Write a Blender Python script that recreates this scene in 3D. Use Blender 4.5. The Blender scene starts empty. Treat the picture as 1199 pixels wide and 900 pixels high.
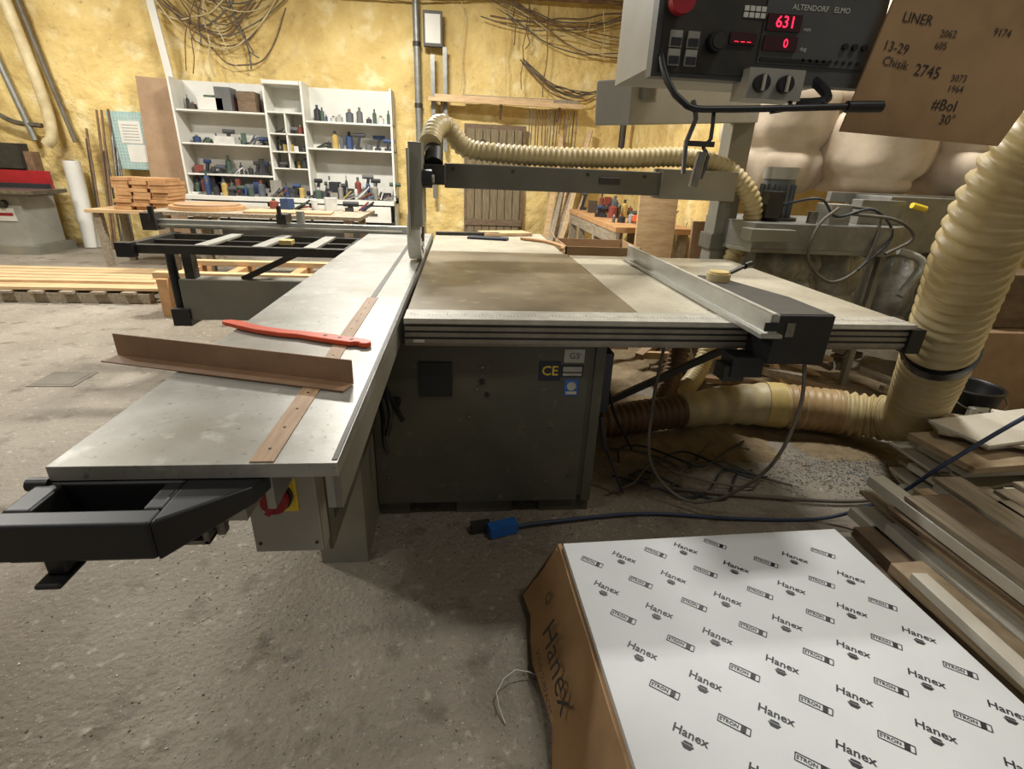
import bpy, bmesh, math, random
from mathutils import Vector, Matrix, noise
random.seed(7)
sc=bpy.context.scene
COL=bpy.context.collection
# ---------------------------------------------------------------- materials
def lin(c):
    out=[]
    for v in c[:3]:
        v=v/255.0
        out.append(v/12.92 if v<=.04045 else ((v+.055)/1.055)**2.4)
    return (*out,1)
MATS={}
def mat(name,c1,c2=None,scale=8,rough=.6,metal=0,bump=0,bscale=None,stretch=(1,1,1),emit=0,alpha=1,detail=6,ramp=(.35,.65),spec=.5,c3=None,s3=1.2,r3=(.5,.7),spk=(),bdist=.02):
    if name in MATS:return MATS[name]
    m=bpy.data.materials.new(name);m.use_nodes=True
    nt=m.node_tree;N=nt.nodes;L=nt.links
    b=N["Principled BSDF"];b.inputs["Roughness"].default_value=rough;b.inputs["Metallic"].default_value=metal
    b.inputs["Specular IOR Level"].default_value=spec
    b.inputs["Base Color"].default_value=lin(c1)
    if c2 is None: c2=tuple(max(0,v*.88) for v in c1)
    tc=N.new("ShaderNodeTexCoord");mp=N.new("ShaderNodeMapping");mp.inputs["Scale"].default_value=stretch
    L.new(tc.outputs["Object"],mp.inputs["Vector"])
    nz=N.new("ShaderNodeTexNoise");nz.inputs["Scale"].default_value=scale;nz.inputs["Detail"].default_value=detail
    nz.inputs["Roughness"].default_value=.6
    L.new(mp.outputs[0],nz.inputs["Vector"])
    cr=N.new("ShaderNodeValToRGB");e=cr.color_ramp.elements
    e[0].position=ramp[0];e[0].color=lin(c1);e[1].position=ramp[1];e[1].color=lin(c2)
    L.new(nz.outputs["Fac"],cr.inputs["Fac"])
    last=cr.outputs["Color"]
    layers=[]
    if c3 is not None: layers.append((c3,s3,r3[0],r3[1]))
    layers+=list(spk)
    for (cc,ss,a0,a1) in layers:
        n3=N.new("ShaderNodeTexNoise");n3.inputs["Scale"].default_value=ss;n3.inputs["Detail"].default_value=5
        L.new(tc.outputs["Object"],n3.inputs["Vector"])
        r=N.new("ShaderNodeValToRGB");r.color_ramp.elements[0].position=a0;r.color_ramp.elements[1].position=a1
        L.new(n3.outputs["Fac"],r.inputs["Fac"])
        mx=N.new("ShaderNodeMix");mx.data_type='RGBA'
        L.new(r.outputs["Color"],mx.inputs["Factor"]);L.new(last,mx.inputs["A"]);mx.inputs["B"].default_value=lin(cc)
        last=mx.outputs["Result"]
    L.new(last,b.inputs["Base Color"])
    if bump:
        nb=N.new("ShaderNodeTexNoise");nb.inputs["Scale"].default_value=bscale or scale*3;nb.inputs["Detail"].default_value=8
        L.new(mp.outputs[0],nb.inputs["Vector"])
        bp=N.new("ShaderNodeBump");bp.inputs["Strength"].default_value=bump;bp.inputs["Distance"].default_value=bdist
        L.new(nb.outputs["Fac"],bp.inputs["Height"]);L.new(bp.outputs[0],b.inputs["Normal"])
    if emit:
        b.inputs["Emission Color"].default_value=lin(c1);b.inputs["Emission Strength"].default_value=emit
    if alpha<1: b.inputs["Alpha"].default_value=alpha
    MATS[name]=m
    return m
M_conc=mat("concrete",(148,140,126),(120,111,97),scale=1.6,rough=.7,bump=.5,bscale=45,c3=(100,90,74),s3=.55,r3=(.45,.72),detail=12,ramp=(.3,.7),
   spk=[((92,82,67),7,.56,.75),((176,168,152),24,.60,.78),((72,64,54),90,.62,.72),((190,184,170),140,.64,.72),((66,58,46),3.1,.66,.74)])
M_foam=mat("yellow_foam",(228,204,138),(208,180,112),scale=2.2,rough=.9,bump=1,bscale=7,bdist=.05,c3=(176,150,98),s3=1.6,r3=(.55,.85),detail=10,
   spk=[((238,224,176),3.3,.55,.75),((142,120,80),9,.64,.82),((186,158,96),.8,.5,.8)])
M_ceil=mat("ceiling_dark",(120,114,100),(96,90,78),scale=2,rough=.9)
M_alu=mat("brushed_alu",(176,176,170),(160,160,152),scale=12,rough=.38,metal=.55,stretch=(14,.6,1))
M_slide=mat("slide_table_top",(170,169,162),(150,148,140),scale=5,rough=.4,metal=.3,bump=.04,c3=(136,130,116),s3=2.5,r3=(.5,.8),spk=[((110,106,96),60,.62,.75),((190,188,180),18,.6,.8)])
M_rail=mat("rail_alu",(142,135,120),(122,115,100),scale=10,rough=.45,metal=.35)
M_scale=mat("scale_white",(190,186,172),(168,164,150),scale=20,rough=.5)
M_iron=mat("cast_iron_dusty",(142,132,114),(124,114,96),scale=3,rough=.3,metal=.25,c3=(164,152,128),s3=3.5,r3=(.5,.7),spk=[((108,98,80),1.6,.55,.8),((170,160,138),14,.6,.8)])
M_ext=mat("extension_top",(188,181,160),(166,158,138),scale=4,rough=.45,c3=(146,136,114),s3=1.8,r3=(.55,.8),spk=[((120,110,92),45,.62,.75)])
M_cab=mat("cabinet_olive",(84,82,69),(72,70,59),scale=3,rough=.55,metal=.05,c3=(104,96,78),s3=2,r3=(.5,.85),spk=[((112,102,82),22,.64,.78)])
M_grey=mat("machine_grey",(130,128,117),(114,112,101),scale=4,rough=.5,c3=(144,137,118),s3=2)
M_lgrey=mat("housing_lightgrey",(164,162,152),(152,150,140),scale=4,rough=.45)
M_beam=mat("beam_grey",(100,98,89),(88,86,77),scale=4,rough=.5)
M_black=mat("black_plastic",(22,23,24),(30,30,31),scale=10,rough=.42)
M_dark=mat("dark_steel",(50,49,45),(64,60,53),scale=12,rough=.5,metal=.3)
M_steel=mat("steel",(150,148,142),(120,118,112),scale=15,rough=.3,metal=.8)
M_red=mat("switch_red",(160,28,40),(140,24,34),rough=.35)
M_orange=mat("orange_plastic",(214,84,48),(200,76,42),rough=.45)
M_brownmdf=mat("brown_angle",(152,120,92),(136,106,80),scale=12,rough=.55)
M_strip=mat("wood_strip",(170,140,108),(148,118,86),scale=9,rough=.6,stretch=(8,1,1))
M_wood=mat("wood_light",(200,172,130),(176,144,104),scale=4,rough=.6,stretch=(1,9,9),bump=.05)
M_woody=mat("wood_light_y",(194,168,128),(168,138,98),scale=4,rough=.6,stretch=(9,1,9),bump=.05)
M_woodg=mat("wood_grey",(158,146,126),(124,112,92),scale=5,rough=.75,stretch=(9,1,9),bump=.1)
M_woodd=mat("wood_dark",(116,96,74),(90,74,56),scale=5,rough=.75,stretch=(2,2,6))
M_woodo=mat("wood_orange",(190,148,102),(166,124,82),scale=6,rough=.6)
M_lam=mat("laminate_grey",(208,203,190),(190,184,168),scale=4,rough=.5,c3=(166,156,136),s3=3,r3=(.55,.85))
M_lamb=mat("ply_edge",(172,152,122),(144,124,96),scale=10,rough=.7,stretch=(1,1,14))
M_mdf=mat("mdf_board",(162,134,104),(148,120,92),scale=6,rough=.7)
M_card=mat("cardboard",(164,133,96),(148,117,83),scale=4,rough=.85,c3=(134,105,73),s3=5)
M_white=mat("white_melamine",(214,212,202),(202,200,190),scale=3,rough=.5)
M_film=mat("protective_film",(212,215,216),(204,207,208),scale=3,rough=.48,bump=.04,bscale=6,spec=.35)
M_ink=mat("print_ink",(38,38,44),(30,30,36),rough=.5)
M_hose=mat("hose_cream",(202,185,140),(178,159,112),scale=6,rough=.45)
M_hoseb=mat("hose_bottom",(174,140,96),(148,114,76),scale=5,rough=.45,c3=(194,166,120),s3=2)
M_hosed=mat("hose_brown",(116,88,60),(92,68,48),scale=6,rough=.5)
M_tape=mat("tape_yellow",(210,188,122),(186,162,98),scale=10,rough=.5)
M_wrap=mat("hose_wrap",(204,190,150),(176,158,116),scale=5,rough=.5)
M_bag=mat("filter_fabric",(216,200,178),(200,182,158),scale=5,rough=.95,bump=.25,bscale=7,bdist=.02)
M_plast=mat("clear_bag",(170,170,160),(130,128,116),scale=8,rough=.25,bump=.6,bscale=9,bdist=.03)
M_galv=mat("galvanised",(140,140,134),(120,120,114),scale=9,rough=.4,metal=.4)
M_motor=mat("motor_bluegrey",(98,104,106),(86,90,92),rough=.45)
M_blue=mat("blue_plastic",(40,100,176),(36,90,160),rough=.4)
M_cabl=mat("cable_dark",(36,42,52),(44,48,56),rough=.5)
M_cabb=mat("cable_blue",(46,60,84),(40,54,76),rough=.5)
M_cabg=mat("cable_grey",(104,98,86),(86,80,70),rough=.6)
M_yel=mat("label_yellow",(236,206,60),(228,196,50),rough=.5)
M_navy=mat("label_navy",(24,34,56),(22,30,50),rough=.5)
M_ledr=mat("led_red",(255,30,60),(255,30,60),emit=4)
M_disp=mat("display_dark",(60,10,14),(50,8,12),rough=.2)
M_panel=mat("panel_face",(78,80,79),(70,72,71),rough=.45)
M_green=mat("mat_green",(150,180,176),(136,166,162),scale=10,rough=.6)
M_rust=mat("rusty",(128,100,72),(96,74,54),scale=10,rough=.8)
M_door=mat("old_door",(128,114,86),(100,88,66),scale=5,rough=.8,stretch=(8,1,1),bump=.2)
M_dust=mat("sawdust",(150,132,102),(124,108,82),scale=14,rough=.95,bump=.5)
M_drain=mat("drain_cover",(116,109,97),(104,98,86),scale=8,rough=.8)
M_chip=mat("plastic_chips",(180,184,184),(150,154,154),rough=.3)
PAL=[mat("pal_%d"%i,c) for i,c in enumerate([(36,36,40),(196,194,186),(46,66,104),(126,58,46),(66,84,70),(130,110,84),(98,98,96),(176,150,84),(72,60,50),(158,156,148),(60,60,62),(44,44,46),(140,136,126),(84,88,96)])]
# ---------------------------------------------------------------- builder
class B:
    def __init__(s): s.v=[];s.f=[];s.m=[];s.ms=[];s.sm=[]
    def mi(s,m):
        if m not in s.ms:s.ms.append(m)
        return s.ms.index(m)
    def add(s,vs,fs,m,smooth=False,mtx=None):
        o=len(s.v);k=s.mi(m)
        for v in vs:
            v=Vector(v)
            if mtx is not None:v=mtx@v
            s.v.append(v)
        for f in fs:
            s.f.append([i+o for i in f]);s.m.append(k);s.sm.append(smooth)
    def box(s,x0,x1,y0,y1,z0,z1,m,mtx=None):
        vs=[(x0,y0,z0),(x1,y0,z0),(x1,y1,z0),(x0,y1,z0),(x0,y0,z1),(x1,y0,z1),(x1,y1,z1),(x0,y1,z1)]
        s.add(vs,[(0,3,2,1),(4,5,6,7),(0,1,5,4),(1,2,6,5),(2,3,7,6),(3,0,4,7)],m,False,mtx)
    def obox(s,c,size,m,rz=0,rx=0,ry=0):
        mt=Matrix.Translation(c)@Matrix.Rotation(rz,4,'Z')@Matrix.Rotation(ry,4,'Y')@Matrix.Rotation(rx,4,'X')
        a,b,d=[q/2 for q in size]
        s.box(-a,a,-b,b,-d,d,m,mt)
    def bar(s,p0,p1,w,h,m):
        p0=Vector(p0);p1=Vector(p1);d=p1-p0;l=d.length;d.normalize()
        up=Vector((0,0,1)) if abs(d.z)<.95 else Vector((0,1,0))
        sx=d.cross(up).normalized();uz=sx.cross(d)
        mt=Matrix(((sx.x,d.x,uz.x,p0.x),(sx.y,d.y,uz.y,p0.y),(sx.z,d.z,uz.z,p0.z),(0,0,0,1)))
        s.box(-w/2,w/2,0,l,-h/2,h/2,m,mt)
    def cyl(s,p0,p1,r,m,seg=20,r2=None,cap=True):
        p0=Vector(p0);p1=Vector(p1);d=(p1-p0).normalized();r2=r if r2 is None else r2
        a=d.orthogonal().normalized();b=d.cross(a);vs=[]
        for p,q in((p0,r),(p1,r2)):
            for i in range(seg):
                t=2*math.pi*i/seg;vs.append(p+a*q*math.cos(t)+b*q*math.sin(t))
        s.add(vs,[(i,(i+1)%seg,seg+(i+1)%seg,seg+i) for i in range(seg)],m,True)
        if cap: s.add(vs,[list(range(seg))[::-1],list(range(seg,2*seg))],m)
    def lathe(s,c,prof,m,seg=24,amp=0,fr=3,pleat=0):
        c=Vector(c);vs=[];n=len(prof)
        for (r,z) in prof:
            for i in range(seg):
                t=2*math.pi*i/seg
                nn=noise.noise(Vector((math.cos(t)*fr*.5+c.x*5,math.sin(t)*fr*.5,z*fr)))
                k=1+amp*nn+pleat*math.sin(t*11+3*nn) if amp else 1
                vs.append(c+Vector((r*k*math.cos(t),r*k*math.sin(t),z)))
        fs=[(j*seg+i,j*seg+(i+1)%seg,(j+1)*seg+(i+1)%seg,(j+1)*seg+i) for j in range(n-1) for i in range(seg)]
        s.add(vs,fs,m,True)
    def prism(s,poly,axis,a0,a1,m,mtx=None):
        n=len(poly);vs=[]
        for a in(a0,a1):
            for p in poly:
                if axis=='x':vs.append((a,p[0],p[1]))
                elif axis=='y':vs.append((p[0],a,p[1]))
                else:vs.append((p[0],p[1],a))
        s.add(vs,[list(range(n))[::-1],list(range(n,2*n))]+[(i,(i+1)%n,n+(i+1)%n,n+i) for i in range(n)],m,False,mtx)
    def tube(s,pts,r,m,seg=10,step=.03,rib=0,pitch=.04,cap=True,rf=None):
        pts=[Vector(p) for p in pts];P=[pts[0]*2-pts[1]]+pts+[pts[-1]*2-pts[-2]];path=[]
        for i in range(1,len(P)-2):
            p0,p1,p2,p3=P[i-1:i+3]
            n=max(2,int((p2-p1).length/step))
            for k in range(n):
                t=k/n
                path.append(.5*((2*p1)+(p2-p0)*t+(2*p0-5*p1+4*p2-p3)*t*t+(3*p1-p0-3*p2+p3)*t**3))
        path.append(pts[-1])
        n=len(path);vs=[];L=0;a=None
        for i,p in enumerate(path):
            d=(path[min(i+1,n-1)]-path[max(i-1,0)]).normalized()
            if a is None:a=d.orthogonal().normalized()
            else:
                a=a-d*a.dot(d);a.normalize()
            b=d.cross(a)
            if i:L+=(p-path[i-1]).length
            q=r if rf is None else rf(i/(n-1))
            if rib:q=q+rib*math.cos(2*math.pi*L/pitch)
            for j in range(seg):
                t=2*math.pi*j/seg;vs.append(p+a*q*math.cos(t)+b*q*math.sin(t))
        fs=[(i*seg+j,i*seg+(j+1)%seg,(i+1)*seg+(j+1)%seg,(i+1)*seg+j) for i in range(n-1) for j in range(seg)]
        s.add(vs,fs,m,True)
        if cap:s.add(vs,[list(range(seg))[::-1],list(range((n-1)*seg,n*seg))],m)
    def text(s,body,size,mtx,m,off=0):
        vs,fs=glyph(body,off)
        s.add([Vector((v[0]*size,v[1]*size,v[2]*size)) for v in vs],fs,m,False,mtx)
    def done(s,name,parent=None,bevel=0,seg=2):
        me=bpy.data.meshes.new(name);me.from_pydata([tuple(v) for v in s.v],[],s.f)
        for q in s.ms:me.materials.append(q)
        for i,p in enumerate(me.polygons):p.material_index=s.m[i];p.use_smooth=s.sm[i]
        me.update()
        ob=bpy.data.objects.new(name,me);COL.objects.link(ob)
        if parent:ob.parent=parent
        if bevel:
            b=ob.modifiers.new("bevel","BEVEL");b.width=bevel;b.segments=seg;b.limit_method='ANGLE';b.angle_limit=math.radians(40)
        return ob
GL={}
def glyph(body,off=0):
    if (body,off) in GL:return GL[(body,off)]
    c=bpy.data.curves.new("g","FONT");c.body=body;c.size=1;c.align_x='CENTER';c.align_y='CENTER';c.resolution_u=2;c.offset=off
    o=bpy.data.objects.new("g",c);COL.objects.link(o)
    bpy.context.view_layer.update()
    me=bpy.data.meshes.new_from_object(o.evaluated_get(bpy.context.evaluated_depsgraph_get()))
    GL[(body,off)]=([tuple(v.co) for v in me.vertices],[list(p.vertices) for p in me.polygons])
    bpy.data.objects.remove(o);bpy.data.meshes.remove(me);bpy.data.curves.remove(c)
    return GL[(body,off)]
def empty(name):
    e=bpy.data.objects.new(name,None);COL.objects.link(e);return e
def T(*a):return Matrix.Translation(a)
def Rz(a):return Matrix.Rotation(a,4,'Z')
def Rx(a):return Matrix.Rotation(a,4,'X')
def Ry(a):return Matrix.Rotation(a,4,'Y')
FRONT=Rx(math.pi/2)
# ---------------------------------------------------------------- room
b=B();b.box(-9,5.2,-3.5,9.2,-.1,0,M_conc);b.done("floor")
def wallmesh(name,p,q,h,thick_dir):
    b=B();p=Vector(p);q=Vector(q);n=int((q-p).length/.07);mz=int(h/.07);vs=[];td=Vector(thick_dir)
    for j in range(mz+1):
        for i in range(n+1):
            v=p+(q-p)*i/n+Vector((0,0,h*j/mz))
            k=noise.noise(v*1.3)*.04+noise.noise(v*5)*.025+noise.noise(v*11)*.010
            vs.append(v-td*k)
    fs=[(j*(n+1)+i,j*(n+1)+i+1,(j+1)*(n+1)+i+1,(j+1)*(n+1)+i) for j in range(mz) for i in range(n)]
    b.add(vs,fs,M_foam,True)
    return b.done(name)
wallmesh("wall_back",(-9,9.12,0),(2.75,9.12,0),4.6,(0,1,0))
wallmesh("wall_right",(2.7,9.15,0),(2.7,5.3,0),4.6,(1,0,0))
wallmesh("wall_recess",(2.68,5.3,0),(5.1,5.3,0),4.6,(0,1,0))
wallmesh("wall_side",(5.05,5.3,0),(5.05,-3.5,0),4.6,(1,0,0))
wallmesh("wall_left",(-8.95,-3.5,0),(-8.95,9.15,0),4.6,(-1,0,0))
b=B();b.box(-9,5.2,-3.5,9.2,4.6,4.7,M_ceil);b.done("ceiling")
b=B();b.box(-2.75,-2.47,3.25,3.5,.0,.004,M_drain);b.box(-2.72,-2.5,3.28,3.47,.004,.006,M_drain);b.done("floor_drain_cover",bevel=.001)
# ---------------------------------------------------------------- SAW
saw=empty("sliding_table_saw")
b=B()
b.box(-.70,-.22,.81,4.2,.872,.9,M_slide)
b.box(-.715,-.70,.83,4.2,.862,.888,M_black)
b.box(-.372,-.330,.815,2.05,.9,.9025,M_strip)
b.box(-.362,-.340,2.05,4.19,.9,.9015,M_dark)
for i in range(14):b.cyl((-.351,.86+i*.085,.9025),(-.351,.86+i*.085,.9035),.003,M_dark,8)
b.box(-.232,-.222,.82,4.2,.9,.9015,M_dark)
for x0,x1 in((-.68,-.66),(-.56,-.545),(-.46,-.445),(-.36,-.345),(-.25,-.235)):b.box(x0,x1,.83,4.2,.79,.872,M_alu)
b.box(-.60,-.40,.83,4.2,.765,.79,M_alu)
b.box(-.235,-.222,.83,4.15,.79,.872,M_grey)
b.prism([(-.55,.79),(-.57,.74),(-.53,.72),(-.49,.72),(-.45,.74),(-.47,.79)],'y',.84,4.15,M_rail)
b.done("sliding_table",saw,.002)
b=B() # handle tray at the front end
def ring(x0,x1,y0,y1,hx0,hx1,hy0,hy1,z0,z1,m):
    b.box(x0,x1,y0,hy0,z0,z1,m);b.box(x0,x1,hy1,y1,z0,z1,m);b.box(x0,hx0,hy0,hy1,z0,z1,m);b.box(hx1,x1,hy0,hy1,z0,z1,m)
ring(-.718,-.48,.69,.845,-.675,-.51,.728,.805,.80,.87,M_black)
b.box(-.71,-.49,.70,.83,.79,.80,M_black)
b.add([(-.48,.69,.795),(-.36,.785,.835),(-.345,.84,.835),(-.48,.84,.795),(-.48,.69,.87),(-.36,.785,.87),(-.345,.84,.87),(-.48,.84,.87)],[(0,3,2,1),(4,5,6,7),(0,1,5,4),(1,2,6,5),(2,3,7,6),(3,0,4,7)],M_black)
b.cyl((-.735,.81,.866),(-.70,.81,.866),.012,M_black,12)
b.box(-.66,-.63,.70,.73,.765,.80,M_black);b.box(-.665,-.625,.675,.74,.757,.767,M_black)
b.done("end_handle",saw,.010,3)
b=B()
for x0,x1 in((-.545,-.535),(-.47,-.46)):b.box(x0,x1,.80,.84,.735,.795,M_steel)
b.box(-.545,-.46,.80,.84,.735,.745,M_steel);b.box(-.455,-.44,.82,.84,.74,.80,M_steel)
b.done("end_bracket",saw,.002)
b=B()
b.box(-.49,-.33,1.03,1.3,.52,.80,M_grey)
b.box(-.487,-.333,1.025,1.03,.525,.79,M_lgrey)
b.box(-.455,-.375,1.018,1.025,.645,.735,M_yel)
b.cyl((-.415,1.02,.69),(-.415,1.005,.69),.034,M_black,24)
b.cyl((-.415,1.006,.69),(-.415,.985,.69),.029,M_red,24)
b.obox((-.415,.98,.69),(.014,.014,.054),M_red,ry=.5)
for x,z in((-.475,.55),(-.345,.55)):b.cyl((x,1.026,z),(x,1.022,z),.004,M_dark,8)
b.done("isolator_box",saw,.004)
b=B()
b.box(-.49,-.335,1.3,1.85,.46,.80,M_grey)
b.box(-.335,-.325,1.08,1.80,.48,.87,M_cab)
for i in range(18):b.box(-.325,-.321,1.12,1.45,.55+i*.013,.556+i*.013,M_black)
b.box(-.52,-.35,1.57,1.9,0,.46,M_grey)
b.box(-.52,-.36,2.6,3.9,.30,.76,M_grey)
b.box(-.52,-.36,3.6,3.9,0,.3,M_grey)
b.done("slide_carrier_base",saw,.004)
b=B()
b.box(-.35,.56,1.845,2.75,.09,.80,M_cab)
b.box(-.35,-.22,1.86,2.75,0,.09,M_cab);b.box(-.02,.22,1.86,2.75,0,.09,M_cab);b.box(.34,.56,1.86,2.75,0,.09,M_cab)
b.box(-.22,-.02,1.9,2.7,0.03,.09,M_black);b.box(.22,.34,1.9,2.7,.03,.09,M_black)
b.box(-.345,.50,1.838,1.845,.07,.785,M_cab)
b.box(-.16,-.035,1.828,1.84,.57,.71,M_black)
b.box(.52,.56,1.835,1.845,.07,.79,M_cab)
for x,z in((.08,.69),(.03,.48),(.36,.42),(-.3,.2),(.46,.2),(.46,.74),(-.3,.74),(.06,.60)):b.cyl((x,1.838,z),(x,1.832,z),.006,M_steel,10)
b.cyl((.08,1.838,.63),(.08,1.83,.63),.011,M_black,14);b.cyl((.10,1.838,.575),(.10,1.83,.575),.009,M_black,14)
b.box(.30,.385,1.835,1.838,.635,.715,M_navy);b.text("CE",.055,T(.343,1.834,.675)@FRONT,M_yel,.015)
b.box(.395,.475,1.835,1.838,.71,.765,M_scale);b.text("GS",.035,T(.435,1.834,.737)@FRONT,M_ink)
b.box(.388,.475,1.835,1.838,.65,.70,M_navy);b.box(.394,.469,1.833,1.835,.672,.694,M_scale);b.box(.394,.469,1.833,1.835,.656,.667,M_scale)
b.box(.405,.462,1.835,1.838,.57,.64,M_blue);b.cyl((.433,1.835,.612),(.433,1.832,.612),.018,M_scale,16);b.box(.412,.455,1.832,1.835,.577,.590,M_scale)
b.box(.56,.60,1.86,1.94,.48,.74,M_black);b.cyl((.575,1.85,.47),(.60,1.83,.33),.012,M_black,10)
b.box(.56,.60,1.9,2.2,.30,.36,M_dark)
b.tube([(-.30,1.82,.62),(-.27,1.74,.60),(-.255,1.70,.55),(-.27,1.68,.48)],.010,M_black,8)
b.tube([(-.31,1.82,.55),(-.29,1.74,.52),(-.285,1.70,.44),(-.27,1.69,.40)],.009,M_black,8)
b.cyl((-.30,1.845,.60),(-.30,1.79,.60),.022,M_black,14);b.cyl((-.25,1.845,.55),(-.25,1.80,.55),.018,M_black,14)
b.bar((-.30,1.78,.66),(-.22,1.76,.50),.016,.016,M_black)
b.done("machine_cabinet",saw,.003)
b=B()
b.box(-.20,.68,1.88,3.33,.86,.9,M_iron)
b.box(-.20,.70,1.88,1.95,.78,.86,M_cab)
b.box(-.10,.6,2.0,3.2,.78,.86,M_cab)
b.done("main_table",saw,.003)
b=B()
b.box(.685,1.75,1.88,3.30,.872,.898,M_ext)
b.box(1.70,1.74,1.9,3.28,.80,.872,M_dark);b.box(.7,1.7,3.22,3.27,.80,.872,M_dark)
b.bar((.58,2.3,.25),(1.5,2.1,.84),.03,.03,M_dark)
b.done("extension_table",saw,.002)
b=B()
b.box(-.20,.66,3.35,4.42,.87,.897,M_ext)
b.box(-.15,-.10,4.3,4.36,0,.87,M_cab);b.box(.56,.61,4.3,4.36,0,.87,M_cab)
b.done("rear_table",saw,.002)
b=B()
b.box(-.20,1.745,1.752,1.875,.884,.902,M_scale)
b.box(-.20,1.745,1.76,1.875,.80,.884,M_rail)
for z in(.812,.836,.858):b.box(-.198,1.743,1.754,1.76,z,z+.014,M_rail)
for z in(.827,.851,.873):b.box(-.198,1.743,1.757,1.76,z,z+.005,M_black)
for i in range(150):
    x=-.18+i*.0128;b.box(x,x+.0015,1.80,1.81+(.02 if i%10==0 else .01 if i%5==0 else 0),.902,.9026,M_ink)
b.box(1.72,1.78,1.74,1.90,.79,.885,M_black);b.box(-.17,-.13,1.750,1.754,.815,.825,M_scale)
b.done("front_rail",saw,.0015)
b=B()
b.prism([(.995,.902),(1.075,.902),(1.075,.915),(1.05,.92),(1.05,.985),(1.02,.985),(1.02,.92),(.995,.92)],'y',1.56,3.16,M_alu)
b.box(1.0,1.05,1.552,1.56,.93,.96,M_black)
b.box(1.02,1.035,1.55,3.17,.985,.992,M_scale)
b.prism([(1.062,1.60),(1.27,1.60),(1.27,1.86),(1.16,2.26),(1.08,2.28),(1.062,2.2)],'z',.915,.978,M_dark)
b.box(1.065,1.27,1.59,1.75,.80,.975,M_black)
b.box(.98,1.10,1.66,1.752,.72,.80,M_black);b.box(.96,1.04,1.67,1.75,.70,.76,M_dark);b.box(1.1,1.25,1.70,1.8,.76,.80,M_black)
b.box(1.10,1.13,1.585,1.59,.9,.95,M_steel)
b.cyl((1.12,2.16,.978),(1.12,2.16,1.01),.05,M_wrap,24);b.cyl((1.12,2.16,1.01),(1.12,2.16,1.018),.042,M_tape,24)
b.bar((1.13,2.14,1.0),(1.26,2.20,1.04),.014,.014,M_black);b.cyl((1.25,2.195,1.037),(1.29,2.215,1.045),.014,M_black,12)
b.done("rip_fence",saw,.003)
b=B()
cy,cz=2.95,1.045
disc=[(cy+.135*math.cos(t*math.pi/14),cz+.135*math.sin(t*math.pi/14)) for t in range(28)]
b.prism(disc,'x',-.285,-.215,M_white)
b.prism([(2.80,1.10),(3.10,1.10),(3.12,1.3),(3.08,1.5),(2.86,1.5),(2.82,1.3)],'x',-.268,-.20,M_grey)
b.box(-.272,-.262,2.78,2.84,1.05,1.47,M_lgrey)
b.cyl((-.215,cy,cz),(-.205,cy,cz),.04,M_dark,20)
for k in range(8):b.cyl((-.25,cy+.09*math.cos(k*.785),cz+.09*math.sin(k*.785)),(-.211,cy+.09*math.cos(k*.785),cz+.09*math.sin(k*.785)),.012,M_dark,10)
b.cyl((-.20,2.86,1.33),(-.15,2.86,1.33),.045,M_black,20);b.cyl((-.15,2.86,1.33),(-.14,2.86,1.33),.02,M_scale,14)
b.box(-.20,-.09,2.95,3.35,1.30,1.40,M_dark)
b.prism([(cy-.02,.902),(cy+.12,.902),(cy+.15,.95),(cy+.02,1.0)],'x',-.248,-.242,M_steel)
b.cyl((-.15,3.05,1.4),(-.15,3.2,1.55),.05,M_dark,16)
b.done("blade_guard",saw,.006)
b=B()
b.box(-.10,1.22,3.25,3.36,1.275,1.41,M_beam)
b.box(1.20,1.68,3.23,3.40,1.26,1.43,M_grey)
b.box(.82,.95,3.24,3.25,1.33,1.37,M_dark)
for x in(-.05,.3,.75,1.1):b.cyl((x,3.25,1.38),(x,3.243,1.38),.01,M_dark,10)
b.done("overarm_beam",saw,.006)
b=B()
b.box(1.66,1.80,3.38,3.52,0,1.95,M_grey);b.box(1.55,1.9,3.3,3.6,0,.02,M_grey);b.box(1.64,1.82,3.36,3.54,.95,1.05,M_beam)
b.bar((1.76,3.44,1.79),(.56,2.12,1.635),.15,.15,M_lgrey)
b.cyl((.68,2.15,1.65),(.68,2.15,1.95),.05,M_grey,20)
b.box(.60,.80,1.74,2.15,1.76,1.86,M_lgrey)
b.done("overarm_post",saw,.006)
b=B()
b.tube([(-.17,3.1,1.50),(-.15,3.22,1.58),(-.09,3.33,1.605),(.02,3.37,1.50),(.2,3.37,1.475),(.56,3.36,1.47),(1.0,3.36,1.48),(1.36,3.35,1.50),(1.62,3.32,1.45),(1.80,3.28,1.30),(1.86,3.3,1.12),(1.80,3.34,.9),(1.74,3.3,.6),(1.62,3.1,.28),(1.4,2.85,.16),(1.2,2.75,.16)],.055,M_hose,16,step=.008,rib=.005,pitch=.032)
b.done("guard_dust_hose",saw)
b=B()
b.box(.465,1.0,1.44,1.76,1.64,2.0,M_lgrey)
b.box(.455,1.02,1.40,1.44,1.615,2.02,M_panel)
b.box(.47,.71,1.396,1.40,1.625,1.79,M_dark);b.box(.715,1.01,1.396,1.40,1.655,1.79,M_panel)
def wtxt(s,x,z,size,m=M_white,y=1.3945):b.text(s,size,T(x,y,z)@FRONT,m)
for x in(.503,.545):
    for z in(1.655,1.692):
        b.box(x-.014,x+.014,1.388,1.396,z-.017,z+.017,M_lgrey);b.box(x-.012,x+.012,1.385,1.388,z-.014,z+.002,PAL[0])
b.cyl((.60,1.396,1.690),(.60,1.37,1.69),.022,M_black,24);b.cyl((.60,1.37,1.69),(.60,1.366,1.69),.016,M_dark,24)
b.box(.635,.70,1.39,1.396,1.690,1.714,M_disp);wtxt("_ _ _",.667,1.703,.02,M_ledr,1.389)
b.box(.72,.805,1.39,1.396,1.722,1.756,M_disp);wtxt("631",.765,1.739,.034,M_ledr,1.389)
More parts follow.
